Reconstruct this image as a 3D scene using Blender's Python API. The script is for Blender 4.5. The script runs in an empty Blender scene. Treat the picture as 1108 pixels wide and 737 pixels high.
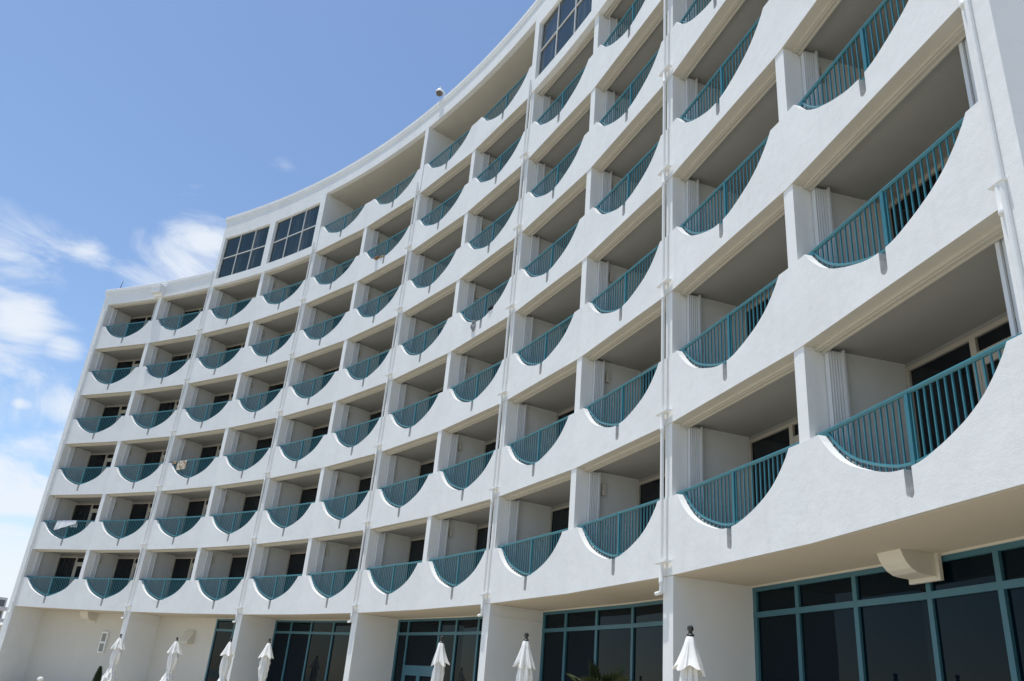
import bpy, bmesh, math, random
from mathutils import Vector, Matrix
random.seed(7)
sc = bpy.context.scene
COL = sc.collection
PI = math.pi

# ------------------------------------------------------------------ site numbers
R = 45.2161            # radius of the concave facade
DT = 0.0880622         # angle of one bay
H = 2.75               # storey height
Z1 = 3.9               # balcony datum of the lowest balcony row above the ground
HALF = R * DT / 2 * 0.9997
T = 0.19               # parapet thickness
DEPTH = 1.72           # balcony depth

# ------------------------------------------------------------------ materials
def nodes(name):
    m = bpy.data.materials.new(name); m.use_nodes = True
    nt = m.node_tree
    return m, nt, nt.nodes['Principled BSDF']

def mat(name, col, rough=0.6, metal=0.0, spec=0.5, var=0.0, vscale=3.0, bump=0.0, bscale=60.0, streak=0.0):
    m, nt, b = nodes(name)
    b.inputs['Base Color'].default_value = (*col, 1)
    b.inputs['Roughness'].default_value = rough
    b.inputs['Metallic'].default_value = metal
    b.inputs['Specular IOR Level'].default_value = spec
    geo = nt.nodes.new('ShaderNodeNewGeometry')
    last = None
    if var > 0:
        n = nt.nodes.new('ShaderNodeTexNoise'); n.inputs['Scale'].default_value = vscale
        n.inputs['Detail'].default_value = 6; n.inputs['Roughness'].default_value = 0.65
        nt.links.new(geo.outputs['Position'], n.inputs['Vector'])
        r = nt.nodes.new('ShaderNodeMapRange')
        r.inputs['From Min'].default_value = 0.3; r.inputs['From Max'].default_value = 0.7
        r.inputs['To Min'].default_value = 1 - var; r.inputs['To Max'].default_value = 1.0
        nt.links.new(n.outputs['Fac'], r.inputs['Value'])
        fac = r.outputs['Result']
        if streak > 0:
            mp = nt.nodes.new('ShaderNodeMapping'); mp.inputs['Scale'].default_value = (5.0, 5.0, 0.35)
            nt.links.new(geo.outputs['Position'], mp.inputs['Vector'])
            n2 = nt.nodes.new('ShaderNodeTexNoise'); n2.inputs['Scale'].default_value = 1.0
            n2.inputs['Detail'].default_value = 5; n2.inputs['Roughness'].default_value = 0.6
            nt.links.new(mp.outputs['Vector'], n2.inputs['Vector'])
            r2 = nt.nodes.new('ShaderNodeMapRange')
            r2.inputs['From Min'].default_value = 0.52; r2.inputs['From Max'].default_value = 0.78
            r2.inputs['To Min'].default_value = 1.0; r2.inputs['To Max'].default_value = 1 - streak
            nt.links.new(n2.outputs['Fac'], r2.inputs['Value'])
            mu = nt.nodes.new('ShaderNodeMath'); mu.operation = 'MULTIPLY'
            nt.links.new(fac, mu.inputs[0]); nt.links.new(r2.outputs['Result'], mu.inputs[1])
            fac = mu.outputs[0]
        mx = nt.nodes.new('ShaderNodeVectorMath'); mx.operation = 'SCALE'
        mx.inputs[0].default_value = col
        nt.links.new(fac, mx.inputs['Scale'])
        nt.links.new(mx.outputs['Vector'], b.inputs['Base Color'])
    if bump > 0:
        n = nt.nodes.new('ShaderNodeTexNoise'); n.inputs['Scale'].default_value = bscale
        n.inputs['Detail'].default_value = 5; n.inputs['Roughness'].default_value = 0.6
        nt.links.new(geo.outputs['Position'], n.inputs['Vector'])
        n3 = nt.nodes.new('ShaderNodeTexNoise'); n3.inputs['Scale'].default_value = bscale * 0.09
        n3.inputs['Detail'].default_value = 3
        nt.links.new(geo.outputs['Position'], n3.inputs['Vector'])
        ad = nt.nodes.new('ShaderNodeMath'); ad.operation = 'MULTIPLY_ADD'; ad.inputs[1].default_value = 3.0
        nt.links.new(n3.outputs['Fac'], ad.inputs[0]); nt.links.new(n.outputs['Fac'], ad.inputs[2])
        bu = nt.nodes.new('ShaderNodeBump'); bu.inputs['Strength'].default_value = 1.0
        bu.inputs['Distance'].default_value = bump
        nt.links.new(ad.outputs[0], bu.inputs['Height'])
        nt.links.new(bu.outputs['Normal'], b.inputs['Normal'])
    return m

M = {}
M['stucco'] = mat('white_stucco', (0.80, 0.80, 0.785), 0.85, spec=0.2, var=0.09, vscale=0.9, bump=0.0024, bscale=52, streak=0.05)
M['smooth'] = mat('smooth_white_paint', (0.80, 0.80, 0.78), 0.7, spec=0.25, var=0.05, vscale=1.1, bump=0.0008, bscale=30)
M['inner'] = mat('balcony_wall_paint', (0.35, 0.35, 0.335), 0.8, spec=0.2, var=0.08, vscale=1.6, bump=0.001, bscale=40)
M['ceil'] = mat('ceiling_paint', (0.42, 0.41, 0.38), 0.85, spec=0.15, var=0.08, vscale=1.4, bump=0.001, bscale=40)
M['groundwall'] = mat('cream_wall_paint', (0.62, 0.59, 0.53), 0.8, spec=0.2, var=0.05, vscale=1.0, bump=0.001, bscale=40)
M['trim'] = mat('beige_trim_paint', (0.66, 0.62, 0.53), 0.5, spec=0.35, var=0.06, vscale=2)
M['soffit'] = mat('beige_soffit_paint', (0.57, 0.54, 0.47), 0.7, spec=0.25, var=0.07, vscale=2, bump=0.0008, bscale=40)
M['gsoffit'] = mat('tan_soffit_paint', (0.60, 0.53, 0.43), 0.8, spec=0.2, var=0.05, vscale=1.2, bump=0.0008, bscale=40)
M['floor'] = mat('balcony_floor_paint', (0.20, 0.20, 0.20), 0.8, var=0.2, vscale=4)
M['doorframe'] = mat('tan_door_frame_paint', (0.50, 0.46, 0.39), 0.5, spec=0.35, var=0.06, vscale=2)
M['drain'] = mat('grey_drain_slot', (0.60, 0.60, 0.59), 0.8, spec=0.2, var=0.3, vscale=14)  # drain slot faces: greyer than the stucco, uneven in tone
M['shutter'] = mat('white_shutter_metal', (0.66, 0.67, 0.67), 0.45, spec=0.4, var=0.05, vscale=4)
M['pipe'] = mat('white_pipe_paint', (0.80, 0.80, 0.78), 0.45, spec=0.4, var=0.06, vscale=5)
M['teal'] = mat('teal_rail_paint', (0.036, 0.182, 0.222), 0.35, spec=0.5, var=0.15, vscale=6)
M['tealframe'] = mat('teal_frame_paint', (0.045, 0.145, 0.19), 0.4, spec=0.5, var=0.12, vscale=4)
M['whiteframe'] = mat('white_window_frame', (0.58, 0.57, 0.54), 0.45, spec=0.4)
M['dark'] = mat('dark_metal', (0.03, 0.03, 0.03), 0.35, spec=0.5)
M['grille'] = mat('grey_grille', (0.30, 0.29, 0.26), 0.6)
M['fabric'] = mat('white_canopy_fabric', (0.82, 0.81, 0.78), 0.9, spec=0.1, var=0.06, vscale=6, bump=0.002, bscale=60)
M['concrete'] = mat('deck_concrete', (0.50, 0.46, 0.37), 0.9, spec=0.2, var=0.14, vscale=0.8, bump=0.002, bscale=40)
M['sand'] = mat('beach_sand', (0.54, 0.48, 0.37), 0.95, spec=0.1, var=0.18, vscale=0.4, bump=0.01, bscale=12)
M['roofing'] = mat('roof_membrane', (0.55, 0.55, 0.52), 0.9, spec=0.1, var=0.1)
M['towelwhite'] = mat('white_towel', (0.78, 0.78, 0.80), 0.95, spec=0.05, var=0.08, vscale=8, bump=0.004, bscale=60)
M['towelbeige'] = mat('beige_towel', (0.50, 0.38, 0.24), 0.95, spec=0.05, var=0.55, vscale=7, bump=0.004, bscale=60)
def towel_print(name, a, b, scale):
    m, nt, bs = nodes(name)
    bs.inputs['Roughness'].default_value = .95
    g = nt.nodes.new('ShaderNodeNewGeometry'); v = nt.nodes.new('ShaderNodeTexVoronoi'); v.inputs['Scale'].default_value = scale
    n_ = nt.nodes.new('ShaderNodeTexNoise'); n_.inputs['Scale'].default_value = scale * .8
    nt.links.new(g.outputs['Position'], n_.inputs['Vector'])
    r = nt.nodes.new('ShaderNodeMapRange'); r.inputs['From Min'].default_value = .44; r.inputs['From Max'].default_value = .58
    nt.links.new(n_.outputs['Fac'], r.inputs['Value'])
    mx = nt.nodes.new('ShaderNodeMix'); mx.data_type = 'RGBA'
    mx.inputs['A'].default_value = (*a, 1); mx.inputs['B'].default_value = (*b, 1)
    nt.links.new(r.outputs['Result'], mx.inputs['Factor']); nt.links.new(mx.outputs['Result'], bs.inputs['Base Color'])
    return m
M['towelprint'] = towel_print('printed_towel', (.22, .16, .10), (.62, .55, .45), 9.0)
M['brown'] = mat('brown_cloth', (0.22, 0.14, 0.08), 0.95, spec=0.05, var=0.4, vscale=12)
M['greycloth'] = mat('grey_cloth', (0.42, 0.43, 0.45), 0.95, spec=0.05, var=0.6, vscale=18)
M['blackcloth'] = mat('black_cloth', (0.025, 0.025, 0.03), 0.95, spec=0.05)
M['palm'] = mat('palm_leaf', (0.07, 0.09, 0.035), 0.6, spec=0.3, var=0.35, vscale=9)
M['trunk'] = mat('palm_trunk_bark', (0.16, 0.12, 0.08), 0.9, var=0.4, vscale=14, bump=0.01, bscale=20)
M['conifer'] = mat('conifer_leaf', (0.035, 0.06, 0.03), 0.7, spec=0.2, var=0.4, vscale=12)
M['terracotta'] = mat('terracotta_pot', (0.35, 0.17, 0.10), 0.8, var=0.2, vscale=8)
M['farwall'] = mat('far_tower_wall', (0.50, 0.50, 0.50), 0.85, var=0.06)
M['farbeige'] = mat('far_podium_wall', (0.62, 0.52, 0.38), 0.85, var=0.06)

def glass(name, col, rough=0.03, spec=0.5, curtain=0.0):
    m, nt, b = nodes(name)
    b.inputs['Base Color'].default_value = (*col, 1)
    b.inputs['Roughness'].default_value = rough
    b.inputs['Specular IOR Level'].default_value = spec
    geo = nt.nodes.new('ShaderNodeNewGeometry')
    if curtain > 0:      # pale drapes hanging behind the tinted glass, seen through it as soft vertical folds
        mp = nt.nodes.new('ShaderNodeMapping'); mp.inputs['Scale'].default_value = (1.0, 1.0, 0.10)
        nt.links.new(geo.outputs['Position'], mp.inputs['Vector'])
        n = nt.nodes.new('ShaderNodeTexNoise'); n.inputs['Scale'].default_value = 7.0
        n.inputs['Detail'].default_value = 3
        nt.links.new(mp.outputs['Vector'], n.inputs['Vector'])
        n2 = nt.nodes.new('ShaderNodeTexNoise'); n2.inputs['Scale'].default_value = 0.9
        nt.links.new(mp.outputs['Vector'], n2.inputs['Vector'])
        r = nt.nodes.new('ShaderNodeMapRange'); r.inputs['From Min'].default_value = 0.42; r.inputs['From Max'].default_value = 0.68
        nt.links.new(n.outputs['Fac'], r.inputs['Value'])
        r2 = nt.nodes.new('ShaderNodeMapRange'); r2.inputs['From Min'].default_value = 0.42; r2.inputs['From Max'].default_value = 0.60
        nt.links.new(n2.outputs['Fac'], r2.inputs['Value'])
        mu = nt.nodes.new('ShaderNodeMath'); mu.operation = 'MULTIPLY'
        nt.links.new(r.outputs['Result'], mu.inputs[0]); nt.links.new(r2.outputs['Result'], mu.inputs[1])
        mx = nt.nodes.new('ShaderNodeMix'); mx.data_type = 'RGBA'
        mx.inputs['A'].default_value = (*col, 1)
        mx.inputs['B'].default_value = (*(c + curtain for c in col), 1)
        nt.links.new(mu.outputs[0], mx.inputs['Factor'])
        nt.links.new(mx.outputs['Result'], b.inputs['Base Color'])
    n3 = nt.nodes.new('ShaderNodeTexNoise'); n3.inputs['Scale'].default_value = 0.7
    nt.links.new(geo.outputs['Position'], n3.inputs['Vector'])
    bu = nt.nodes.new('ShaderNodeBump'); bu.inputs['Distance'].default_value = 0.004
    nt.links.new(n3.outputs['Fac'], bu.inputs['Height'])
    nt.links.new(bu.outputs['Normal'], b.inputs['Normal'])
    return m
M['doorglass'] = glass('dark_door_glass', (0.005, 0.008, 0.012), 0.04, 0.35, 0.022)
M['shopglass'] = glass('tinted_storefront_glass', (0.001, 0.006, 0.011), 0.02, 0.11)
M['topglass'] = glass('tinted_upper_glass', (0.014, 0.032, 0.036), 0.03, 0.3, 0.07)
M['farglass'] = glass('far_window_glass', (0.08, 0.09, 0.10), 0.1)
M['domeglass'] = glass('smoked_dome', (0.10, 0.08, 0.06), 0.1)

m, nt, b = nodes('sea_water')
b.inputs['Base Color'].default_value = (0.02, 0.16, 0.20, 1); b.inputs['Roughness'].default_value = 0.15
M['sea'] = m

# ------------------------------------------------------------------ mesh helpers
class MB:
    def __init__(s): s.bm = bmesh.new()
    def box(s, x0, x1, y0, y1, z0, z1):
        v = [s.bm.verts.new((x, y, z)) for z in (z0, z1) for y in (y0, y1) for x in (x0, x1)]
        for f in ((0, 2, 3, 1), (4, 5, 7, 6), (0, 1, 5, 4), (2, 6, 7, 3), (0, 4, 6, 2), (1, 3, 7, 5)):
            s.bm.faces.new([v[i] for i in f])
        return s
    def prism(s, pts, y0, y1):            # outline in x,z pushed from y0 to y1
        a = [s.bm.verts.new((x, y0, z)) for x, z in pts]; b_ = [s.bm.verts.new((x, y1, z)) for x, z in pts]
        n = len(pts)
        s.bm.faces.new(a); s.bm.faces.new(b_[::-1])
        for i in range(n):
            s.bm.faces.new((a[i], b_[i], b_[(i + 1) % n], a[(i + 1) % n]))
        return s
    def prismx(s, pts, x0, x1):           # outline in y,z pushed along x
        a = [s.bm.verts.new((x0, y, z)) for y, z in pts]; b_ = [s.bm.verts.new((x1, y, z)) for y, z in pts]
        n = len(pts)
        s.bm.faces.new(a); s.bm.faces.new(b_[::-1])
        for i in range(n):
            s.bm.faces.new((a[i], b_[i], b_[(i + 1) % n], a[(i + 1) % n]))
        return s
    def pane(s, x0, x1, z0, z1, y, rnd, tilt=.004):      # one sheet of glass, set a hair out of true
        a, b_, c = (rnd.uniform(-tilt, tilt) for _ in range(3))
        v = [s.bm.verts.new((x, y + dy + (a if x == x0 else -a) + (b_ if z == z0 else -b_), z)) for dy in (0, .012) for x, z in ((x0, z0), (x1, z0), (x1, z1), (x0, z1))]
        for f in ((0, 1, 2, 3), (7, 6, 5, 4), (0, 4, 5, 1), (1, 5, 6, 2), (2, 6, 7, 3), (3, 7, 4, 0)): s.bm.faces.new([v[i] for i in f])
        return s
    def ringframe(s, x0, x1, z0, z1, hx0, hx1, hz0, hz1, y0, y1):
        o = [(x0, z0), (x1, z0), (x1, z1), (x0, z1)]; h = [(hx0, hz0), (hx1, hz0), (hx1, hz1), (hx0, hz1)]
        vs = {}
        for k, y in ((0, y0), (1, y1)):
            for nme, q in (('o', o), ('h', h)):
                for i, (x, z) in enumerate(q): vs[(k, nme, i)] = s.bm.verts.new((x, y, z))
        for i in range(4):
            j = (i + 1) % 4
            s.bm.faces.new((vs[0, 'o', i], vs[0, 'o', j], vs[0, 'h', j], vs[0, 'h', i]))
            s.bm.faces.new((vs[1, 'o', j], vs[1, 'o', i], vs[1, 'h', i], vs[1, 'h', j]))
            s.bm.faces.new((vs[0, 'o', j], vs[0, 'o', i], vs[1, 'o', i], vs[1, 'o', j]))
            s.bm.faces.new((vs[0, 'h', i], vs[0, 'h', j], vs[1, 'h', j], vs[1, 'h', i]))
        return s
    def tube(s, path, r, n=8, cap=True):
        path = [Vector(p) for p in path]; rings = []
        rr = r if isinstance(r, (list, tuple)) else [r] * len(path)
        for i, p in enumerate(path):
            d = (path[min(i + 1, len(path) - 1)] - path[max(i - 1, 0)]).normalized()
            up = Vector((0, 0, 1)) if abs(d.z) < 0.9 else Vector((0, 1, 0))
            a = d.cross(up).normalized(); c = a.cross(d)
            rings.append([s.bm.verts.new(p + a * rr[i] * math.cos(2 * PI * k / n) + c * rr[i] * math.sin(2 * PI * k / n)) for k in range(n)])
        for i in range(len(rings) - 1):
            for k in range(n):
                s.bm.faces.new((rings[i][k], rings[i][(k + 1) % n], rings[i + 1][(k + 1) % n], rings[i + 1][k]))
        if cap:
            s.bm.faces.new(rings[0][::-1]); s.bm.faces.new(rings[-1])
        return s
    def lathe(s, prof, n=24, fn=None, at=(0, 0, 0)):      # prof: list of (r, z); fn(angle, i) scales r
        rings = []
        for i, (r, z) in enumerate(prof):
            ring = []
            for k in range(n):
                a = 2 * PI * k / n
                q = fn(a, i) if fn else 1
                dz = 0
                if isinstance(q, tuple): q, dz = q
                q *= r
                ring.append(s.bm.verts.new((at[0] + q * math.cos(a), at[1] + q * math.sin(a), at[2] + z + dz)))
            rings.append(ring)
        for i in range(len(rings) - 1):
            for k in range(n):
                s.bm.faces.new((rings[i][k], rings[i][(k + 1) % n], rings[i + 1][(k + 1) % n], rings[i + 1][k]))
        s.bm.faces.new(rings[0][::-1]); s.bm.faces.new(rings[-1])
        return s
    def arc(s, prof, t0, t1, n):          # outline of (dr, z) swept along the facade circle from angle t0 to t1
        rings = []
        for i in range(n + 1):
            t = t0 + (t1 - t0) * i / n
            rings.append([s.bm.verts.new(((R + dr) * math.sin(t), (R + dr) * math.cos(t) - R, z)) for dr, z in prof])
        m_ = len(prof)
        for i in range(n):
            for k in range(m_):
                s.bm.faces.new((rings[i][k], rings[i][(k + 1) % m_], rings[i + 1][(k + 1) % m_], rings[i + 1][k]))
        s.bm.faces.new(rings[0][::-1]); s.bm.faces.new(rings[-1])
        return s
    def bend(s, step=0.33):               # wrap a bay-wide shape onto the facade circle
        x = -1.98
        while x < 1.98:
            g = s.bm.verts[:] + s.bm.edges[:] + s.bm.faces[:]
            bmesh.ops.bisect_plane(s.bm, geom=g, dist=1e-5, plane_co=(x, 0, 0), plane_no=(1, 0, 0))
            x += step
        for v in s.bm.verts:
            t = v.co.x / R; rr = R + v.co.y
            v.co.x = rr * math.sin(t); v.co.y = rr * math.cos(t) - R
        return s
    def bevel(s, w=0.012, seg=2, ang=0.6):
        es = [e for e in s.bm.edges if len(e.link_faces) == 2 and e.calc_face_angle(0) > ang]
        bmesh.ops.bevel(s.bm, geom=es, offset=w, segments=seg, affect='EDGES', clamp_overlap=True)
        return s
    def mesh(s, name, m, smooth=False):
        bmesh.ops.recalc_face_normals(s.bm, faces=s.bm.faces)
        me = bpy.data.meshes.new(name); s.bm.to_mesh(me); s.bm.free()
        me.materials.append(M[m] if isinstance(m, str) else m)
        if smooth:
            me.polygons.foreach_set('use_smooth', [True] * len(me.polygons))
            me.set_sharp_from_angle(angle=math.radians(35))
        me.update()
        return me

def link(name, data, parent=None, loc=(0, 0, 0), rz=0.0):
    o = bpy.data.objects.new(name, data); COL.objects.link(o)
    o.location = loc; o.rotation_euler = (0, 0, rz)
    if parent: o.parent = parent
    return o
def tag(o, label=None, cat=None, group=None, kind=None):
    if label: o['label'] = label
    if cat: o['category'] = cat
    if group: o['group'] = group
    if kind: o['kind'] = kind
    return o

def ang(b): return (b - 6.5) * DT
def local(b, back, z, u=0.0):             # point of bay b in the hotel's own frame
    t = ang(b)
    return ((R + back) * math.sin(t) + u * math.cos(t), (R + back) * math.cos(t) - R - u * math.sin(t), z + Z1)
def world(b, back, z, u=0.0):
    p = local(b, back, z, u); return (p[0], p[1] + R, p[2])

# ------------------------------------------------------------------ the hotel
hotel = link('hotel_building', None, None, (0, R, 0))
tag(hotel, 'curved white seven storey hotel with scalloped balconies and teal railings', 'hotel')
def part(name, me, b, z=0.0, parent=None):
    return link(name, me, hotel, local(b, 0, z), -ang(b))
def sub(name, me, p): return link(name, me, p)

SC = [(0, .345), (.2, .357), (.37, .392), (.68, .49), (.98, .612), (1.21, .745), (1.36, .868), (1.5, 1.008), (1.58, 1.10), (1.65, 1.19)]
def zs(u):
    u = abs(u)
    for (a, za), (b_, zb) in zip(SC, SC[1:]):
        if u <= b_: return za + (zb - za) * (u - a) / (b_ - a)
    return 1.19
def smooth_zs(u):
    return (zs(u - .07) + zs(u) * 2 + zs(u + .07)) / 4

# parapet with the scallop and the drain slot
def parapet_mesh():
    mb = MB()
    W = HALF
    pts = [(-W, -.17), (W, -.17), (W, 1.2), (1.645, 1.2)]
    n = 44
    us = [1.645 - 3.29 * i / n for i in range(1, n)]
    sx, sw = 0.03, 0.066
    done = False
    for u in us:
        if sx - sw - .02 < u < sx + sw + .02:
            if not done:
                done = True
                pts.append((sx + sw, smooth_zs(sx + sw)))
                for k in range(0, 9):
                    a = PI * k / 8
                    pts.append((sx + sw * math.cos(a), .07 - sw * math.sin(a)))
                pts.append((sx - sw, smooth_zs(sx - sw)))
            continue
        pts.append((u, smooth_zs(u)))
    pts += [(-1.645, 1.2), (-W, 1.2)]
    mb.prism(pts, 0, T)
    mb.box(sx - sw - .02, sx + sw + .02, .13, T - .004, -.02, .33)
    for v in mb.bm.verts:                # mitre the ends so that neighbouring facets meet
        if abs(v.co.x) > W - .001: v.co.x = math.copysign((R + v.co.y) * math.tan(DT / 2) - .0004, v.co.x)
    me_ = mb.mesh('balcony_parapet', 'stucco')
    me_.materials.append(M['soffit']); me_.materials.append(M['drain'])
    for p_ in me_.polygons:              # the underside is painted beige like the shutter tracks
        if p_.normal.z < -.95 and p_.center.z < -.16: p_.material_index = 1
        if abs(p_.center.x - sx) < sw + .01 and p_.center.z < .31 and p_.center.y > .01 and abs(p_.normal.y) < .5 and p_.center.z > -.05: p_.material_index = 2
    return me_
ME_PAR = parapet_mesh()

# railing: balusters and curved bottom rail, with handrail and post as its pieces
RY = 0.135
def railing_meshes():
    mb = MB()
    top = 1.235
    for i in range(-16, 17):
        u = 0.112 * i + 0.056
        if abs(u) > 1.56 or abs(u - 0.0) < .05: continue
        z0 = smooth_zs(u) - .01
        if top - z0 < .03: continue
        mb.box(u - .0095, u + .0095, RY - .0095, RY + .0095, z0, top)
    path = [(u, RY, smooth_zs(u) + .085) for u in [-1.60 + 3.2 * i / 40 for i in range(41)]]
    path = [(-1.60, RY, 1.235)] + path[1:-1] + [(1.60, RY, 1.235)]
    path = [p for p in path if p[2] < 1.25]
    mb.tube(path, .021, 6)
    mb.box(-1.74, -1.58, RY - .02, RY + .02, 1.19, 1.232)
    mb.box(1.58, 1.74, RY - .02, RY + .02, 1.19, 1.232)
    bal = mb.mesh('balcony_railing', 'teal')
    hr = MB().tube([(-1.868, RY, 1.262), (1.868, RY, 1.262)], .031, 10).mesh('handrail', 'teal', True)
    po = MB().box(-.026, .026, RY - .028, RY + .028, smooth_zs(0) - .01, 1.24).bevel(.006, 1).mesh('post', 'teal')
    return bal, hr, po
ME_RAIL, ME_HAND, ME_POST = railing_meshes()

ME_TRACK = MB().box(-1.866, 1.866, T + .002, .30, 2.535, 2.598).box(-1.864, 1.864, .30, .325, 2.505, 2.597).box(-1.864, 1.864, .235, .25, 2.522, 2.536).mesh('shutter_track', 'soffit')
# folded storm shutter at the left jamb
def shutter(wide=.10, d0=.335, d1=.545):
    n = 5; pts = []
    for i in range(n * 2 + 1):
        y = d0 + (d1 - d0) * i / (n * 2)
        pts.append((y, wide if i % 2 == 0 else wide * .78))
    mb = MB()
    a = [(-1.866, d0)] + [(-1.866 + w, y) for y, w in pts] + [(-1.866, d1)]
    bot = [mb.bm.verts.new((x, y, .1)) for x, y in a]; topv = [mb.bm.verts.new((x, y, 2.53)) for x, y in a]
    k = len(a)
    mb.bm.faces.new(bot[::-1]); mb.bm.faces.new(topv)
    for i in range(k): mb.bm.faces.new((bot[i], bot[(i + 1) % k], topv[(i + 1) % k], topv[i]))
    mb.box(-1.865, -1.865 + wide + .03, d1 + .002, d1 + .032, .1, 2.56)
    return mb.mesh('storm_shutter', 'shutter')
ME_SHUT = shutter()
def wide_shutter(x0, x1, y0):
    mb = MB(); n = int(abs(x1 - x0) / .055)
    for i in range(n):
        xa = x0 + (x1 - x0) * i / n; xb = x0 + (x1 - x0) * (i + 1) / n
        lo, hi = min(xa, xb), max(xa, xb)
        mb.box(lo + .004, hi - .004, y0 + (i % 2) * .03, y0 + .03 + (i % 2) * .03, .1, 2.53)
    return mb.mesh('storm_shutter', 'shutter')
ME_SHUT_R = wide_shutter(1.37, 1.86, .335)
ME_SHUT_R2 = wide_shutter(1.36, 1.86, .36)

# balcony door wall
def door_meshes():
    fr = MB(); yb = DEPTH - .002
    y0 = yb - .06
    x0, xm, x1 = -1.80, -.62, .44
    fr.box(x0, x1, y0, yb, 2.44, 2.505)                    # head
    fr.box(x0, x0 + .05, y0 + .001, yb, .1, 2.44)
    fr.box(xm, xm + .10, y0 - .002, yb, .1, 2.44)
    fr.box(x1 - .07, x1, y0 + .001, yb, .1, 2.44)
    fr.box(xm + .10, x1 - .07, y0 + .003, yb, 2.13, 2.23)    # transom bar
    fr.box(xm + .10, xm + .18, y0 + .006, yb, .1, 2.13)      # door leaf stiles
    fr.box(x1 - .15, x1 - .07, y0 + .006, yb, .1, 2.13)
    fr.box(xm + .18, x1 - .15, y0 + .006, yb, 2.03, 2.13)
    g1 = MB().box(x0 + .05, xm, yb - .02, yb + .001, .1, 2.44).bend().mesh('glass', 'doorglass')
    g2 = MB().box(xm + .10, x1 - .07, yb - .021, yb + .0012, 2.23, 2.44).bend().mesh('transom_glass', 'doorglass')
    g3 = MB().box(xm + .18, x1 - .15, yb - .022, yb + .0014, .1, 2.03).bend().mesh('glass', 'doorglass')
    return fr.bend().mesh('balcony_door', 'doorframe'), g1, g2, g3
ME_DOOR, ME_G1, ME_G2, ME_G3 = door_meshes()
ME_LAMP = MB().box(-1.866, -1.81, .66, .75, 2.05, 2.31).bevel(.01, 2).mesh('wall_lamp', 'trim')

rows = {b: 7 if 5 <= b <= 8 else 6 for b in range(1, 13)}
for b in range(1, 13):
    for r in range(1, rows[b] + 1):
        z = (r - 1) * H
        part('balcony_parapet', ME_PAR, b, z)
        q = part('balcony_railing', ME_RAIL, b, z)
        sub('handrail', ME_HAND, q); sub('post', ME_POST, q)
        d = part('balcony_door', ME_DOOR, b, z)
        sub('glass', ME_G1, d); sub('transom_glass', ME_G2, d); sub('glass', ME_G3, d)
        if r < 7:
            part('shutter_track', ME_TRACK, b, z)
            part('storm_shutter', ME_SHUT, b, z)
        if b == 12: part('storm_shutter', ME_SHUT_R, b, z)
        if b == 1 and r == 6: part('storm_shutter', ME_SHUT_R2, b, z)
        if b % 2 == 0 and r < 7 and (b, r) not in ((12, 1), (12, 2)): part('wall_lamp', ME_LAMP, b, z)

# piers and walls between the balconies
def pier(k, top, bottom=-.08, w=.125, lo=False):
    b = k + .5
    mb = MB().box(-w, w, .058, DEPTH + .02, bottom, min(top, 16.45)).bevel(.012, 2)
    part('party_wall', mb.mesh('party_wall', 'smooth'), b, 0)
    if top > 17:
        mb = MB().box(-w, w, .004, DEPTH + .02, 16.46, top).bevel(.012, 2)
        part('party_wall', mb.mesh('party_wall', 'smooth'), b, 0)
for k in range(1, 12):
    top = 19.75 if k in (4, 6, 8) else 16.45
    pier(k, top)
    if k % 2 == 0:
        mb = MB().box(-.17, .17, .056, 1.72, -3.92, -.176).bevel(.012, 2)
        part('ground_pier', mb.mesh('ground_pier', 'smooth'), k + .5, 0)
        if k in (2, 4, 8):
            c = MB().box(.172, .186, .05, 1.6, -.47, -.455)
            c.box(-.186, -.172, .05, 1.6, -.47, -.455)
            part('reveal_bead', c.mesh('reveal_bead', 'smooth'), k + .5, 0)
# end walls
me = MB().box(1.867, 2.245, -.03, 13.0, -3.92, 17.06).bevel(.015, 2).mesh('end_wall', 'stucco')
part('end_wall', me, 12)
me = MB().box(-2.29, -1.867, -.03, 13.0, -3.92, 17.06).bevel(.015, 2).mesh('end_wall', 'stucco')
part('end_wall', me, 1)

tE0, tE1 = ang(.5), ang(12.5)
tH0, tH1 = ang(2.5) - .0026, ang(10.5) + .0026
# floors and ceilings
for r in range(1, 8):
    z = Z1 + (r - 1) * H
    t0, t1 = (tE0, tE1) if r < 7 else (ang(2.5), ang(10.5))
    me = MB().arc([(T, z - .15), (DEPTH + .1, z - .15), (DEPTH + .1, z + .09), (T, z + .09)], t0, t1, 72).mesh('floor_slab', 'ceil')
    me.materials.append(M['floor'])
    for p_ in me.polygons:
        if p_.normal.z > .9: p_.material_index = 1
    link('floor_slab', me, hotel)
for t0, t1 in ((tE0, ang(2.5)), (ang(10.5), tE1)):
    me = MB().arc([(T, Z1 + 16.35), (13.0, Z1 + 16.35), (13.0, Z1 + 16.9), (T, Z1 + 16.9)], t0, t1, 14).mesh('roof', 'ceil')
    link('roof', me, hotel)
me = MB().arc([(T, Z1 + 19.675), (13.0, Z1 + 19.675), (13.0, Z1 + 20.3), (T, Z1 + 20.3)], tH0, tH1, 48).mesh('roof', 'soffit')
link('roof', me, hotel)
me = MB().arc([(.075, Z1 - .174), (1.9, Z1 - .174), (1.9, Z1 - .152), (.075, Z1 - .152)], tE0, tE1, 72).mesh('ground_soffit', 'gsoffit')
link('ground_soffit', me, hotel)
# recessed wall behind the balconies
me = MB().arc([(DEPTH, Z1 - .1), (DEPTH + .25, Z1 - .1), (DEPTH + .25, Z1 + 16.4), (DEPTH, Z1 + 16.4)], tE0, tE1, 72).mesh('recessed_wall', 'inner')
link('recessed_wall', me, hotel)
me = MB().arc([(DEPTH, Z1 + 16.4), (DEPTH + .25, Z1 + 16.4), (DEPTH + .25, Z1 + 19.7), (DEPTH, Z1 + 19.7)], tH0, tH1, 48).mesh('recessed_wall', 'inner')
link('recessed_wall', me, hotel)
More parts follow.
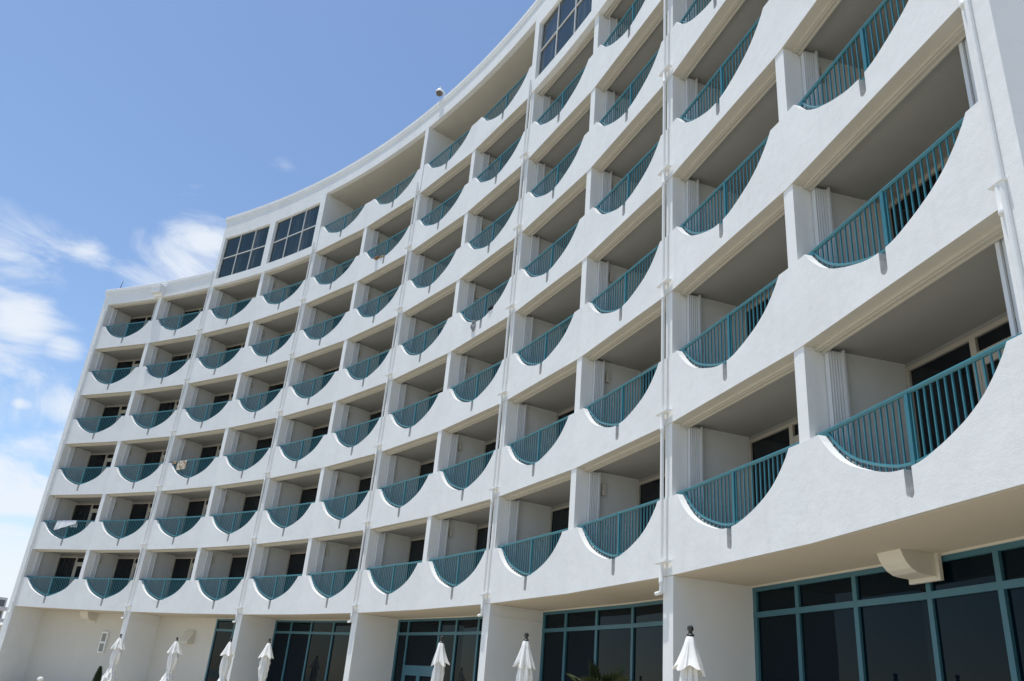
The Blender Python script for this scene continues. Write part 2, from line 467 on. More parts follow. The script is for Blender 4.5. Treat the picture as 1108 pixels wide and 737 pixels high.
# mass of the building behind
me = MB().arc([(2.0, 0), (12.9, 0), (12.9, Z1 + 16.4), (2.0, Z1 + 16.4)], tE0, tE1, 36).mesh('rear_block', 'smooth')
link('rear_block', me, hotel)
me = MB().arc([(2.0, Z1 + 16.4), (12.9, Z1 + 16.4), (12.9, Z1 + 19.7), (2.0, Z1 + 19.7)], tH0, tH1, 36).mesh('rear_block', 'smooth')
link('rear_block', me, hotel)
for b, x0, x1 in ((3, -2.11, -1.994), (10, 1.994, 2.11)):     # side walls of the taller middle
    me = MB().box(x0, x1, .0, 13.0, 16.3, 20.37).mesh('upper_side_wall', 'stucco')
    part('upper_side_wall', me, b)

# fascias and cornices
def fascia(z0, z1, t0, t1, n, d0=0.0):
    me = MB().arc([(d0, Z1 + z0), (T, Z1 + z0), (T, Z1 + z1), (d0, Z1 + z1)], t0, t1, n).mesh('fascia', 'stucco')
    link('fascia', me, hotel)
def cornice(zb, t0, t1, n):
    p = [(.3, zb), (-.038, zb), (-.038, zb + .13), (-.052, zb + .145), (-.052, zb + .29), (-.03, zb + .315), (.3, zb + .315)]
    me = MB().arc([(a, Z1 + z) for a, z in p], t0, t1, n).mesh('cornice', 'stucco')
    link('cornice', me, hotel)
fascia(19.67, 20.37, ang(4.5), ang(8.5), 32)
cornice(20.37, tH0 - .0008, tH1 + .0008, 64)
eL = ang(1) - 2.29 / R; eR = ang(12) + 2.245 / R
for t0, t1 in ((eL, tH0 + .0001), (tH1 - .0001, eR)):
    fascia(16.33, 17.0, t0 + .009 if t0 < 0 else t0, t1 if t0 < 0 else t1 - .008, 16)
    cornice(17.0, t0 - .0008 if t0 < 0 else t0, t1 if t0 < 0 else t1 + .0008, 16)
# wall with the big windows on the top storey
hx0, hx1, hz0, hz1 = -1.82, 1.72, 16.77, 19.30
ME_WP = MB().ringframe(-HALF, HALF, 16.33, 20.37, hx0, hx1, hz0, hz1, 0, T).bend().mesh('window_wall', 'stucco')
fr = MB().ringframe(hx0 - .02, hx1 + .02, hz0 - .02, hz1 + .02, hx0 + .05, hx1 - .05, hz0 + .05, hz1 - .05, .06, .14)
cw = (hx1 - hx0) / 3
for i in (1, 2): fr.box(hx0 + cw * i - .028, hx0 + cw * i + .028, .062, .138, hz0 + .05, hz1 - .05)
for i in range(3): fr.box(hx0 + cw * i + (.05 if i == 0 else .028), hx0 + cw * (i + 1) - (.05 if i == 2 else .028), .064, .136, 18.02, 18.075)
ME_WF = fr.mesh('picture_window', 'whiteframe')
rg = random.Random(31); gm = MB()
for i in range(3):
    for za, zb in ((hz0, 18.048), (18.048, hz1)): gm.pane(hx0 + cw * i, hx0 + cw * (i + 1), za, zb, .10, rg, .010)
ME_WG = gm.mesh('glass', 'topglass')
for b in (3, 4, 9, 10):
    part('window_wall', ME_WP, b)
    w = part('picture_window', ME_WF, b); sub('glass', ME_WG, w)

# ground floor: cream wall at the left, teal storefronts elsewhere
GY = 1.65
me = MB().arc([(GY, 0), (2.0, 0), (2.0, Z1 - .16), (GY, Z1 - .16)], tE0, ang(2.5), 14).mesh('ground_floor_wall', 'groundwall')
link('ground_floor_wall', me, hotel)
me = MB().arc([(GY, 0), (2.0, 0), (2.0, Z1 - .16), (GY, Z1 - .16)], ang(2.5), ang(3.53), 8).mesh('ground_floor_wall', 'groundwall')
link('ground_floor_wall', me, hotel)
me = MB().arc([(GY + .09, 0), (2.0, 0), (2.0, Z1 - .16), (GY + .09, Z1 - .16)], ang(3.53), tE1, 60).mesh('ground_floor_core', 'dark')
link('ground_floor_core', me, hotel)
RG = random.Random(5)
def storefront(b0, b1, mull, door=None):
    bc = (b0 + b1) / 2; tc = ang(bc)
    def px(b): return (b - bc) * DT * (R + GY)
    X0, X1 = px(b0) + .172, px(b1) - .172
    if b0 > 3.5 and b0 < 3.6: X0 = px(b0)
    fr = MB()
    y0, y1 = -.05, .05
    def bendy(mb):
        rr = R + GY
        x = X0 + .3
        while x < X1:
            g = mb.bm.verts[:] + mb.bm.edges[:] + mb.bm.faces[:]
            bmesh.ops.bisect_plane(mb.bm, geom=g, dist=1e-5, plane_co=(x, 0, 0), plane_no=(1, 0, 0)); x += .45
        g = mb.bm.verts[:] + mb.bm.edges[:] + mb.bm.faces[:]
        bmesh.ops.bisect_plane(mb.bm, geom=g, dist=1e-5, plane_co=(0, 0, 0), plane_no=(1, 0, 0))
        for v in mb.bm.verts:            # one flat facet per bay
            t = (round(bc + v.co.x / (rr * DT) + 1e-6) - bc) * DT if b1 - b0 > 1.5 else 0.0
            q = rr + v.co.y; dx = v.co.x - rr * t
            v.co.x = q * math.sin(t) + dx * math.cos(t); v.co.y = q * math.cos(t) - dx * math.sin(t) - rr
        return mb
    top, tr0, tr1 = -.172, -.705, -.615
    fr.box(X0, X1, y0, y1, top - .10, top)
    fr.box(X0, X1, y0 - .002, y1, tr0, tr1)
    fr.box(X0, X1, y0, y1, -3.9, -3.75)
    xs = [px(m_) for m_ in mull]
    for x, w in [(X0 + .05, .05), (X1 - .05, .05)] + [(x, .045) for x in xs]:
        fr.box(x - w, x + w, y0 + .002, y1, -3.75, tr0); fr.box(x - w, x + w, y0 + .002, y1, tr1, top - .10)
    if door:
        a, c = px(door[0]), px(door[1])
        fr.box(a + .045, c - .045, y0 + .004, y1, -1.72, -1.62)
        mid = (a + c) / 2
        for x0_, x1_ in ((a + .045, a + .15), (mid - .095, mid + .095), (c - .15, c - .045)):
            fr.box(x0_, x1_, y0 + .008, y1, -3.75, -1.72)
        for x0_, x1_ in ((a + .15, mid - .095), (mid + .095, c - .15)):
            fr.box(x0_, x1_, y0 + .010, y1, -1.92, -1.72)
            fr.box(x0_, x1_, y0 + .010, y1, -2.95, -2.85)
    bendy(fr)
    p = link('storefront', fr.mesh('storefront', 'tealframe'), hotel,
             ((R + GY) * math.sin(tc), (R + GY) * math.cos(tc) - R, Z1), -tc)
    g = MB(); ex = sorted([X0 + .01] + xs + [X1 - .01])
    for xa, xb in zip(ex, ex[1:]):
        g.pane(xa, xb, -3.8, -.66, -.006, RG, .006); g.pane(xa, xb, -.66, top - .05, -.006, RG, .004)
    g = bendy(g)
    sub('glass', g.mesh('glass', 'shopglass'), p)
    # white bead closing the head against the ceiling
    hd = bendy(MB().box(X0, X1, -.075, -.048, top - .03, top + .004))
    sub('head_bead', hd.mesh('head_bead', 'trim'), p)
storefront(10.5, 12.46, (10.847, 11.184, 11.534, 11.83, 12.17))
storefront(8.5, 10.5, (8.824, 9.167, 9.521, 9.84, 10.17))
storefront(6.5, 8.5, (6.712, 7.178, 7.41, 7.725, 8.1), (6.712, 7.178))
storefront(4.5, 6.5, (4.829, 5.163, 5.518, 5.84, 6.17))
storefront(3.53, 4.5, (3.86, 4.18))

# rain pipes with the drain fittings
def pipe_mesh(dx, top, bottom, elbow=-1, end=False):
    mb = MB()
    mb.tube([(dx, -.05, bottom), (dx, -.05, top)], .034, 10)
    if elbow: mb.tube([(dx, -.05, bottom + .02), (dx, -.052, bottom), (dx + elbow * .17, -.055, bottom - .01)], .036, 8)
    z = bottom + .9
    me_ = mb.mesh('rain_pipe', 'pipe', True)
    return me_
def fitting_mesh(dx, w=.42):
    mb = MB().box(dx - w / 2, dx + w / 2, -.095, .02, .005, .036)
    mb.bevel(.006, 1)
    mb.tube([(dx, -.05, -.34), (dx, -.05, -.335), (dx, -.05, -.30), (dx, -.05, -.295), (dx, -.05, .02)], [.044, .046, .046, .044, .039], 10)
    return mb.mesh('drain_fitting', 'pipe', True)
for k in (2, 4, 6, 8, 10):
    dx = -.05
    top = 16.2 if k in (2, 10) else 19.2 if False else 16.9
    p = part('rain_pipe', pipe_mesh(dx, top, -.45), k + .5)
    fm = fitting_mesh(dx)
    for r in range(1, 7):
        o = link('drain_fitting', fm, p, (0, 0, (r - 1) * H + .04))
for b, u in ((12, 1.985), (1, -1.96)):
    p = part('rain_pipe', pipe_mesh(u, 16.0, -.45, 0 if b == 12 else -1), b)
    fm = fitting_mesh(u - .05, .2)
    for r in range(1, 7): link('drain_fitting', fm, p, (0, 0, (r - 1) * H + .04))

# scupper head on the low roof at the left
mb = MB()
prof = [(.02, 16.36), (-.10, 16.36), (-.16, 16.46), (-.36, 16.50), (-.38, 16.56), (-.38, 16.80), (-.42, 16.83), (-.42, 16.95), (.02, 16.95)]
mb.prismx(prof, -.33, .33).bevel(.008, 1)
part('scupper_head', mb.mesh('scupper_head', 'pipe'), 1.5)
# dome camera on the roof edge
cam_p = part('security_camera', MB().tube([(0, .10, 20.6), (0, .10, 20.95), (0, .02, 21.12), (0, -.12, 21.14)], .04, 8).mesh('security_camera', 'pipe', True), 6.72)
dz = 21.0
sub('housing', MB().lathe([(.02, .16), (.05, .14), (.13, .10), (.17, .02), (.17, -.04)][::-1], 20, at=(0, -.16, dz)).tube([(0, -.16, dz + .14), (0, -.16, dz + .30)], .03, 8).mesh('housing', 'pipe', True), cam_p)
sub('dome', MB().lathe([(.02, -.20), (.08, -.18), (.13, -.13), (.155, -.05)], 20, at=(0, -.16, dz)).mesh('dome', 'domeglass', True), cam_p)
# thin antenna at the left corner
part('antenna', MB().tube([(-1.55, .12, 17.2), (-1.45, .12, 17.9)], [.025, .012], 6).mesh('antenna', 'dark'), 1)

# vents on the ground floor
def hood_mesh(w, d, h):
    pts = [(0, 0), (-d, 0), (-d * .95, -h * .25), (-d * .87, -h * .50), (-d * .74, -h * .72), (-d * .58, -h * .86), (-d * .42, -h * .90), (-.03, -h * .93), (-.03, -h), (0, -h)]
    mb = MB().prismx([(y, z) for y, z in pts], -w / 2, w / 2)
    mb.box(-w / 2 - .06, w / 2 + .06, -.02, .03, -h - .03, -.001)
    return mb.mesh('exhaust_hood', 'trim')
part_z = -.172
link('exhaust_hood', hood_mesh(.46, .52, .31), hotel, local(11.548, GY - .08, part_z), -ang(11.548))
link('exhaust_hood', hood_mesh(.54, .55, .40), hotel, local(1.40, GY - .02, part_z), -ang(1.40))
mb = MB().prismx([(0, 0), (-.04, 0), (-.34, -.50), (-.34, -.56), (0, -.56)], -.30, .30)
link('vent_hood', mb.mesh('vent_hood', 'trim'), hotel, local(3.14, GY, -.72), -ang(3.14))
vf = MB().box(-.21, .21, -.10, .0, -.95, .0).bevel(.01, 1)
v = link('wall_vent', vf.mesh('wall_vent', 'smooth'), hotel, local(1.71, GY, -1.0), -ang(1.71))
for z0 in (-.44, -.89):
    g = MB().box(-.14, .14, -.103, -.098, z0, z0 + .36)
    for i in range(9): g.box(-.14, .14, -.112, -.103, z0 + .01 + i * .04, z0 + .025 + i * .04)
    sub('grille', g.mesh('grille', 'grille'), v)

# ------------------------------------------------------------------ things on the balconies
def cloth(name, w, drop, back, m, seed, lift=0.0, skew=0.0, thick=.012):
    rnd = random.Random(seed); mb = MB(); nx, nz = 14, 14
    ph = [rnd.uniform(0, 6) for _ in range(4)]
    def prof(s):     # s from -back to drop along the cloth, over a rail of radius .034
        r = .037
        if s < 0: return (r, s * 1.0)
        if s < PI * r: a = s / r; return (r * math.cos(a), r * math.sin(a))
        return (-r, -(s - PI * r))
    vs = []
    L = back + drop
    for i in range(nx + 1):
        col = []
        x = -w / 2 + w * i / nx
        for j in range(nz + 1):
            s = -back + (L + skew * (i / nx - .5) * 2 * (1 if True else 0)) * j / nz
            if s > -back: pass
            y, z = prof(s)
            f = max(0, (abs(z) - .03))
            y += (math.sin(x * 14 + ph[0]) * .5 + math.sin(x * 31 + ph[1]) * .25 - .6) * .05 * min(1, f * 3) * (1 if y < 0 else -1)
            col.append(mb.bm.verts.new((x + math.sin(z * 6 + ph[2]) * .012, y, z)))
        vs.append(col)
    for i in range(nx):
        for j in range(nz):
            mb.bm.faces.new((vs[i][j], vs[i + 1][j], vs[i + 1][j + 1], vs[i][j + 1]))
    bmesh.ops.recalc_face_normals(mb.bm, faces=mb.bm.faces)
    bmesh.ops.solidify(mb.bm, geom=mb.bm.faces[:], thickness=thick)
    return mb.mesh(name, m, True)
def hang(name, me, b, r, u, label, cat, group=None, dy=0.0, z=1.262):
    o = link(name, me, None, world(b, RY + dy, (r - 1) * H + z, u), -ang(b))
    return tag(o, label, cat, group)
hang('towel', cloth('towel', 1.35, .42, .3, 'towelwhite', 3, skew=-.17), 1, 2, -.18,
     'wide white towel hanging crooked over a teal balcony rail in the leftmost column', 'towel', 'towels drying on balcony rails')
hang('towel', cloth('towel', .66, .55, .3, 'towelprint', 5), 3, 3, -.88,
     'larger patterned beige towel over a teal rail, beside the small folded tan one', 'towel', 'towels drying on balcony rails')
hang('towel', cloth('towel', .36, .22, .2, 'towelbeige', 9), 3, 3, -1.55,
     'small folded tan towel at the left end of the rail with the patterned towel', 'towel', 'towels drying on balcony rails')
hang('cloth', cloth('cloth', .2, .06, .05, 'towelwhite', 12), 3, 3, 1.35,
     'tiny white cloth at the right end of the rail that carries two beige towels', 'cloth')
def lump(name, m, sx, sy, sz, seed, n=2):
    rnd = random.Random(seed); bm = bmesh.new()
    bmesh.ops.create_icosphere(bm, subdivisions=3, radius=1)
    offs = [Vector((rnd.uniform(-1, 1), rnd.uniform(-1, 1), rnd.uniform(-1, 1))).normalized() for _ in range(14)]
    for v in bm.verts:
        k = 1
        for o_ in offs: k += .22 * max(0, v.co.normalized().dot(o_)) ** 9 - .10 * max(0, v.co.normalized().dot(-o_)) ** 14
        v.co = Vector((v.co.x * sx * k, v.co.y * sy * k, v.co.z * sz * k))
    mb = MB(); mb.bm.free(); mb.bm = bm
    return mb.mesh(name, m, True)
def ring_rag(name, m):
    mb = MB()
    mb.tube([(.10 * math.sin(a) * (1 + .2 * math.sin(3 * a)), -.03 + .01 * math.sin(2 * a), -.17 + .16 * math.cos(a)) for a in [i * 2 * PI / 16 for i in range(17)]],
            [.028 + .012 * math.sin(i * 1.7) for i in range(17)], 7)
    mb.tube([(.02, .1, .03), (.0, -.02, .02), (-.02, -.035, -.1), (.03, -.04, -.22), (.0, -.03, -.33)], [.03, .035, .03, .035, .02], 7)
    mb.tube([(.03, .05, .02), (.07, -.03, .0), (.06, -.04, -.12)], [.02, .03, .015], 7)
    return mb.mesh(name, m, True)
o = link('cloth', ring_rag('cloth', 'greycloth'), None, world(8, .0, 3 * H + smooth_zs(-.45), -.40), -ang(8))
tag(o, 'grey and white rag dangling in loops below a scalloped balcony rim', 'rag')
o = link('cloth', lump('cloth', 'blackcloth', .14, .09, .09, 4), None, world(8, .06, 3 * H + smooth_zs(.62) + .05, .62), -ang(8))
tag(o, 'small black cloth lying on the balcony rim right of the dangling grey rag', 'rag')
o = link('cloth', lump('cloth', 'brown', .13, .11, .10, 8), None, world(6, .03, 5 * H + smooth_zs(-.55) + .03, -.52), -ang(6))
tag(o, 'dark brown bundle of cloth caught on an upper balcony rim', 'rag')
o = link('cloth', lump('cloth', 'towelbeige', .2, .08, .07, 18), None, world(6, .05, 5 * H + smooth_zs(-.25) + .05, -.22), -ang(6))
tag(o, 'pale tan scrap of cloth on the rim just right of the dark brown bundle', 'rag')
o = link('beach_bag', MB().lathe([(.20, 0), (.25, .04), (.27, .25), (.22, .45), (.12, .56), (.05, .60)], 16,
         fn=lambda a, i: 1 + .06 * math.sin(3 * a + i)).mesh('beach_bag', 'brown', True), None, world(1, .75, H + .10, .30), -ang(1))
tag(o, 'brown bag standing on the balcony floor behind the rail with the white towel', 'bag')
o = link('bottle', MB().lathe([(.05, 0), (.055, .02), (.055, .30), (.02, .38), (.02, .46), (.024, .47)], 14).mesh('bottle', 'brown', True), None, world(3, .45, .10 + .28, .75), -ang(3))
bt = o
bt.location.z = world(3, .45, .09)[2]
tag(o, 'slim brown bottle standing behind a lowest row railing in the third column from the left', 'bottle')

# ------------------------------------------------------------------ closed umbrellas
def umbrella(seed, flare=.1, wide=1.0):
    rnd = random.Random(seed)
    root = link('patio_umbrella', None)
    ztop = 2.50
    n = 64; ph = [rnd.uniform(0, 6.28) for _ in range(6)]
    folds = 6
    # upper vent flap with hanging points
    prof = [(.045, ztop), (.055, ztop - .02), (.072, ztop - .10), (.098, ztop - .20), (.128, ztop - .31), (.158, ztop - .40), (.152, ztop - .405), (.10, ztop - .34), (.05, ztop - .2)]
    prof = [(r_ * (wide if k_ > 1 else 1), z_) for k_, (r_, z_) in enumerate(prof)]
    def f1(a, i):
        k = min(i, 5) / 5.0
        if i > 6: k = .5
        c_ = math.cos(folds * a + ph[0] + .6 * math.sin(a + ph[1]))
        fine = math.cos(23 * a + ph[2]) * .05 + math.cos(37 * a + ph[4]) * .03
        q = 1 + k * .30 * c_ + k * fine + k * flare * math.sin(a + ph[2])
        dz_ = k * (-.035 * c_ + .06 * math.sin(a + ph[2]) * flare + .02 * math.sin(3 * a + ph[3])) * (1 if i in (5, 6) else .25)
        return (max(q, .35), dz_)
    flap = MB().lathe(prof, n, fn=f1).mesh('vent_flap', 'fabric', True)
    # wrapped lower canopy, tied at the waist and loose below
    pr2 = [(.05, ztop - .15), (.09, ztop - .38), (.112, ztop - .56), (.115, ztop - .74), (.098, ztop - .92), (.072, ztop - 1.06), (.085, ztop - 1.12),
           (.125, ztop - 1.28), (.165, ztop - 1.46), (.20, ztop - 1.62), (.185, ztop - 1.625), (.07, ztop - 1.45)]
    def f2(a, i):
        k = 1.0 if i < 11 else .3
        tw = pr2[i][1] * 1.6 + .5 * math.sin(pr2[i][1] * 5 + ph[4])
        s = abs(math.cos(folds / 2 * (a + tw) + ph[5]))
        q = 1 + k * .48 * (s - .55) + .17 * math.sin(a + ph[1] + pr2[i][1] * 4) + .10 * math.sin(2 * a + ph[3] + pr2[i][1] * 6) + .07 * math.sin(11 * a + ph[2] + 7 * pr2[i][1])
        dz_ = (-.12 * s + .06 * math.sin(a + ph[0])) if i in (9, 10) else 0
        return (q * (1 if i == 0 else wide), dz_)
    def f2b(a, i):
        return f2(a, i)
    low = MB().lathe(pr2, n, fn=f2b).mesh('canopy', 'fabric', True)
    link('canopy', low, root); link('vent_flap', flap, root)
    link('pole', MB().tube([(0, 0, .05), (0, 0, ztop + .01)], .024, 10).mesh('pole', 'dark', True), root)
    link('finial', MB().lathe([(.045, 0), (.05, .015), (.028, .035), (.024, .055), (.036, .07), (.043, .092), (.036, .118), (.012, .135)], 16, at=(0, 0, ztop + .005)).mesh('finial', 'dark', True), root)
    link('base', MB().lathe([(.28, 0), (.28, .05), (.25, .075), (.05, .09), (.045, .35), (.03, .36)], 28).mesh('base', 'dark', True), root)
    tb = MB().lathe([(.088 * wide, -.02), (.094 * wide, 0), (.088 * wide, .02)], 24, at=(0, 0, ztop - 1.06)).mesh('tie_strap', 'fabric', True)
    link('tie_strap', tb, root)
    root.rotation_euler.z = rnd.uniform(0, 6)
    return root
UMB = [  # bay position, distance behind facade line, size, label
    (3.586, -2.714, 1.35, 'leftmost closed white umbrella, in front of the pier beside the louvred wall vent'),
    (4.531, -2.413, 1.35, 'closed white umbrella in front of the blank cream wall, left of the sloped vent hood'),
    (5.914, -3.046, 1.2, 'closed white umbrella overlapping the white pier right of the narrow storefront window'),
    (6.614, -2.945, 1.1, 'closed white umbrella at the left edge of the storefront, right of the shaded pier side'),
    (9.331, -2.459, .95, 'closed white umbrella just right of the teal double doors'),
    (10.206, -2.046, .95, 'closed white umbrella against a shaded pier, second umbrella from the right'),
    (11.294, -1.262, 1.0, 'nearest and largest closed white umbrella, its flap flared wide to one side'),
]
for i, (b, back, fl, lab) in enumerate(UMB):
    u = umbrella(20 + i, (.12, .16, .1, .14, .2, .1, .38)[i], fl)
    p = world(b, back, 0)
    u.location = (p[0], p[1], 0)
    tag(u, lab, 'umbrella', 'closed patio umbrellas in a row before the hotel')

# ------------------------------------------------------------------ plants, lamp
def fan_palm(x, y, h, seed, scale, label):
    rnd = random.Random(seed)
    root = link('fan_palm', None, None, (x, y, 0)); tag(root, label, 'palm')
    tr = MB().tube([(0, 0, 0), (.02, .01, h * .5), (0, .03, h)], [.13, .10, .09], 10)
    link('trunk', tr.mesh('trunk', 'trunk', True), root)
    mb = MB()
    for k in range(13):
        az = k * 2.4 + rnd.uniform(-.3, .3); el = rnd.uniform(-.1, 1.15)
        d = Vector((math.cos(az) * math.cos(el), math.sin(az) * math.cos(el), math.sin(el)))
        st = Vector((0, .03, h)); c = st + d * rnd.uniform(.35, .6) * scale
        mb.tube([st, (st + c) / 2 + Vector((0, 0, .04)), c], .009, 5)
        side = d.cross(Vector((0, 0, 1))).normalized(); upv = side.cross(d)
        for j in range(17):
            a = -1.45 + 2.9 * j / 16
            dirn = d * math.cos(a) + side * math.sin(a) + upv * (.10 * math.cos(a))
            L = (.50 + .14 * math.cos(a)) * scale * rnd.uniform(.88, 1.05)
            wv = (dirn.cross(upv)).normalized() * .040 * scale
            tip = c + dirn * L + Vector((0, 0, -.10 * L))
            mid = c + dirn * L * .55
            v = [mb.bm.verts.new(q) for q in (c, mid + wv, tip, mid - wv)]
            mb.bm.faces.new(v)
    link('crown', mb.mesh('crown', 'palm'), root)
    return root
p = world(9.70, .55, 0); fan_palm(p[0], p[1], 1.72, 3, .80, 'fan palm in front of the dark storefront glass, between the two rightmost piers')
p = world(6.03, .4, 0); fan_palm(p[0], p[1], .98, 5, .75, 'small fan palm before the storefront just left of the one with double doors')

def conifer(x, y, h, label):
    rnd = random.Random(2)
    root = link('conifer_shrub', None, None, (x, y, 0)); tag(root, label, 'shrub')
    link('trunk', MB().tube([(0, 0, .3), (0, 0, h * .9)], [.05, .01], 7).mesh('trunk', 'trunk'), root)
    mb = MB()
    for i in range(2600):
        f = rnd.random() ** .7; z = .45 + (h - .45) * f
        rr = (1 - f) ** .8 * .25 * rnd.uniform(.55, 1.05) + .01
        a = rnd.uniform(0, 2 * PI)
        c = Vector((rr * math.cos(a), rr * math.sin(a), z))
        o_ = Vector((math.cos(a), math.sin(a), rnd.uniform(.8, 2.2))).normalized() * rnd.uniform(.05, .11)
        s_ = Vector((-math.sin(a), math.cos(a), rnd.uniform(-.4, .4))) * .014
        mb.bm.faces.new([mb.bm.verts.new(q) for q in (c - s_, c + s_, c + o_)])
    link('foliage', mb.mesh('foliage', 'conifer'), root)
    link('pot', MB().lathe([(.22, 0), (.30, .42), (.33, .43), (.33, .50), (.26, .50), (.25, .44)], 24).mesh('pot', 'terracotta', True), root)
p = world(2.43, -.4, 0); conifer(p[0], p[1], 1.34, 'small dark pointed conifer in front of the cream wall below the wall vent')

p = world(2.036, -2.0, 0)
bl = link('bollard_light', None, None, (p[0], p[1], 0)); tag(bl, 'short bollard lamp with a white cap at the lower left', 'lamp')
link('post', MB().lathe([(.10, 0), (.10, .05), (.075, .06), (.075, .50)], 20).mesh('post', 'smooth', True), bl)
link('lens', MB().lathe([(.065, .50), (.065, .64)], 20).mesh('lens', 'trim', True), bl)
link('cap', MB().lathe([(.12, .64), (.125, .66), (.12, .71), (.09, .76), (.03, .78)], 24).mesh('cap', 'pipe', True), bl)

# ------------------------------------------------------------------ far tower at the left
def far_tower():
    d = FAR_DIR
    root = link('distant_tower', None, None, (d[0], d[1], 0)); tag(root, 'grey balconied tower far off at the left edge of the scene', 'tower')
    v_ = cpos - Vector((d[0], d[1], 0)); root.rotation_euler.z = math.atan2(v_.x, -v_.y) + .3
    link('wall', MB().box(-11, 11, -7, 7, 0, 14.6).mesh('wall', 'farwall'), root)
    for k in range(4):
        link('balcony_slab', MB().box(-11.6, 11.6, -8.4, -7.002, 3 + k * 2.8, 3.9 + k * 2.8).mesh('balcony_slab', 'farwall'), root)
        link('window_band', MB().box(-10.6, 10.6, -7.03, -7.004, 4.0 + k * 2.8, 5.6 + k * 2.8).mesh('window_band', 'farglass'), root)
    link('podium', MB().box(-22, 11, -22, -8.6, 0, 7.6).mesh('podium', 'farbeige'), root)
FAR_DIR = (-153.0, 60.0)

# ------------------------------------------------------------------ ground, deck, sea
def disc(name, m, pts, z, kind='structure'):
    bm = bmesh.new(); bm.faces.new([bm.verts.new((x, y, z)) for x, y in pts])
    mb = MB(); mb.bm.free(); mb.bm = bm
    return tag(link(name, mb.mesh(name, m), None), kind=kind)
disc('ground', 'sand', [(3000 * math.cos(i * PI / 32), 3000 * math.sin(i * PI / 32)) for i in range(64)], 0)
deck = [((R + 16) * math.sin(t), (R + 16) * math.cos(t)) for t in [-.75 + 1.5 * i / 40 for i in range(41)]] + [(40, 18), (30, 8), (-30, 8), (-42, 18)]
disc('pool_deck', 'concrete', deck, .004)
disc('sea', 'sea', [(-2500, -1500), (2500, -1500), (2500, -70), (-2500, -70)], .008)

# ------------------------------------------------------------------ camera
yaw, pitch, roll, f = -0.90832337, 0.41249584, 0.08791479, 0.87859847
cpos = Vector((25.10284211, 31.22546704, Z1 - 2.29994706))
fw = Vector((math.cos(pitch) * math.sin(yaw), math.cos(pitch) * math.cos(yaw), math.sin(pitch)))
rt = Vector((math.cos(yaw), -math.sin(yaw), 0)); up = rt.cross(fw)
r2 = rt * math.cos(roll) + up * math.sin(roll); u2 = -rt * math.sin(roll) + up * math.cos(roll)
cd = bpy.data.cameras.new('camera'); cd.sensor_width = 36.0; cd.sensor_fit = 'HORIZONTAL'
cd.lens = 36.0 * f * 1000 / 1108; cd.clip_start = .1; cd.clip_end = 6000
co = bpy.data.objects.new('camera', cd); COL.objects.link(co)
mw = Matrix((r2, u2, -fw)).transposed().to_4x4(); mw.translation = cpos
co.matrix_world = mw
sc.camera = co

def ray_dir(px, py):      # direction of a photograph pixel, used once to place far things at their own distance
    d = fw + r2 * (px - 554) / 878.6 - u2 * (py - 368.5) / 878.6
    return d.normalized()
_d = ray_dir(-59, 660); _h = Vector((_d.x, _d.y, 0)).normalized()
FAR_DIR = tuple((cpos + _h * 260)[:2])
far_tower()

# ------------------------------------------------------------------ sun and sky
EL, TS = math.radians(79), math.radians(42)
sdir = Vector((-math.sin(TS) * math.cos(EL), -math.cos(TS) * math.cos(EL), math.sin(EL)))
sd = bpy.data.lights.new('sun', 'SUN'); sd.energy = 4.75; sd.angle = math.radians(.53); sd.color = (1.0, .965, .90)
so = bpy.data.objects.new('sun', sd); COL.objects.link(so)
so.rotation_euler = (-sdir).to_track_quat('-Z', 'Y').to_euler(); so.location = (0, 0, 60)

w = bpy.data.worlds.new('World'); sc.world = w; w.use_nodes = True
nt = w.node_tree; bg = nt.nodes['Background']; L = nt.links
sky = nt.nodes.new('ShaderNodeTexSky'); sky.sky_type = 'NISHITA'; sky.sun_disc = False
sky.sun_elevation = EL; sky.sun_rotation = math.atan2(sdir.x, sdir.y)
sky.air_density = 1.0; sky.dust_density = 0.4; sky.ozone_density = 3.0; sky.altitude = 0
tc = nt.nodes.new('ShaderNodeTexCoord')
def vm(op, a=None, b=None, sca=None):
    n = nt.nodes.new('ShaderNodeVectorMath'); n.operation = op
    for i, q in enumerate((a, b)):
        if q is None: continue
        if hasattr(q, 'is_output'): L.new(q, n.inputs[i])
        else: n.inputs[i].default_value = q
    if sca is not None: n.inputs['Scale'].default_value = sca
    return n
def fm(op, a, b=None, c=None, clamp=False):
    n = nt.nodes.new('ShaderNodeMath'); n.operation = op; n.use_clamp = clamp
    for i, q in enumerate((a, b, c)):
        if q is None: continue
        if hasattr(q, 'is_output'): L.new(q, n.inputs[i])
        else: n.inputs[i].default_value = q
    return n.outputs[0]
D = tc.outputs['Generated']
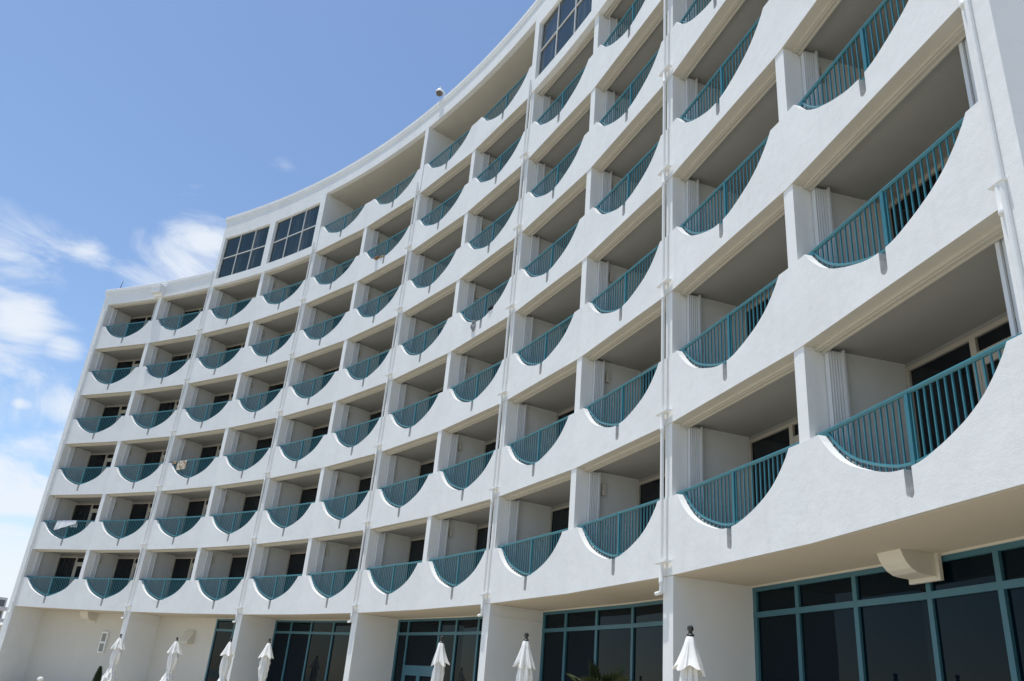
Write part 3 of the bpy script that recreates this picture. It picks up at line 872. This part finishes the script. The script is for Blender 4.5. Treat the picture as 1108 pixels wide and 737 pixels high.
# cloud texture in sky directions (flattened towards the horizon)
mp = nt.nodes.new('ShaderNodeMapping'); mp.inputs['Scale'].default_value = (1, 1, 2.2); L.new(D, mp.inputs['Vector'])
n1 = nt.nodes.new('ShaderNodeTexNoise'); n1.inputs['Scale'].default_value = 7.0; n1.inputs['Detail'].default_value = 12
n1.inputs['Roughness'].default_value = .60; n1.inputs['Distortion'].default_value = .9; L.new(mp.outputs[0], n1.inputs['Vector'])
n2 = nt.nodes.new('ShaderNodeTexNoise'); n2.inputs['Scale'].default_value = 2.2; n2.inputs['Detail'].default_value = 5
n2.inputs['Roughness'].default_value = .5; L.new(mp.outputs[0], n2.inputs['Vector'])
total = None
# cloud banks: direction, half width, weight
BANKS = [((22, 352), .062, 1.0), ((-35, 348), .08, .9), ((66, 374), .036, .9), ((90, 272), .055, .72), ((20, 262), .085, .74), ((215, 255), .06, .82), ((180, 292), .085, .82),
         ((70, 440), .05, .70), ((22, 437), .018, .8), ((10, 520), .13, .80), ((60, 540), .10, .72), ((-10, 620), .17, .92), ((305, 178), .028, .62), ((-90, 330), .12, .9), ((-160, 420), .2, .9)]
for (px, py), rad, wt in BANKS:
    c = ray_dir(px, py)
    df = vm('SUBTRACT', D, tuple(c)); df2 = vm('MULTIPLY', df.outputs[0], (1, 1, 1.7))
    ln = vm('LENGTH', df2.outputs[0]).outputs['Value']
    g = fm('EXPONENT', fm('MULTIPLY', fm('POWER', fm('DIVIDE', ln, rad), 2.0), -1.0))
    g = fm('MULTIPLY', g, wt)
    total = g if total is None else fm('MAXIMUM', total, g)
nz = fm('MULTIPLY_ADD', n2.outputs['Fac'], .5, fm('MULTIPLY', n1.outputs['Fac'], .95))
dens = fm('SUBTRACT', fm('MULTIPLY_ADD', total, 1.26, fm('MULTIPLY', nz, 2.1)), 1.93)
dens = fm('MULTIPLY', dens, 1.35, clamp=True)
dens = fm('MULTIPLY', dens, fm('MULTIPLY', dens, fm('SUBTRACT', 3.0, fm('MULTIPLY', dens, 2.0))))
# scattered small clouds over the rest of the sky, away from the view
mixc = nt.nodes.new('ShaderNodeMix'); mixc.data_type = 'RGBA'
mixc.inputs['B'].default_value = (5.0, 5.3, 5.7, 1)
L.new(sky.outputs[0], mixc.inputs['A']); L.new(fm('MULTIPLY', dens, .90), mixc.inputs['Factor'])
L.new(mixc.outputs['Result'], bg.inputs['Color'])
bg.inputs['Strength'].default_value = .185

sc.view_settings.view_transform = 'Standard'; sc.view_settings.look = 'None'
sc.view_settings.exposure = -0.10; sc.view_settings.gamma = 1.0
sc.cycles.max_bounces = 8; sc.cycles.diffuse_bounces = 5
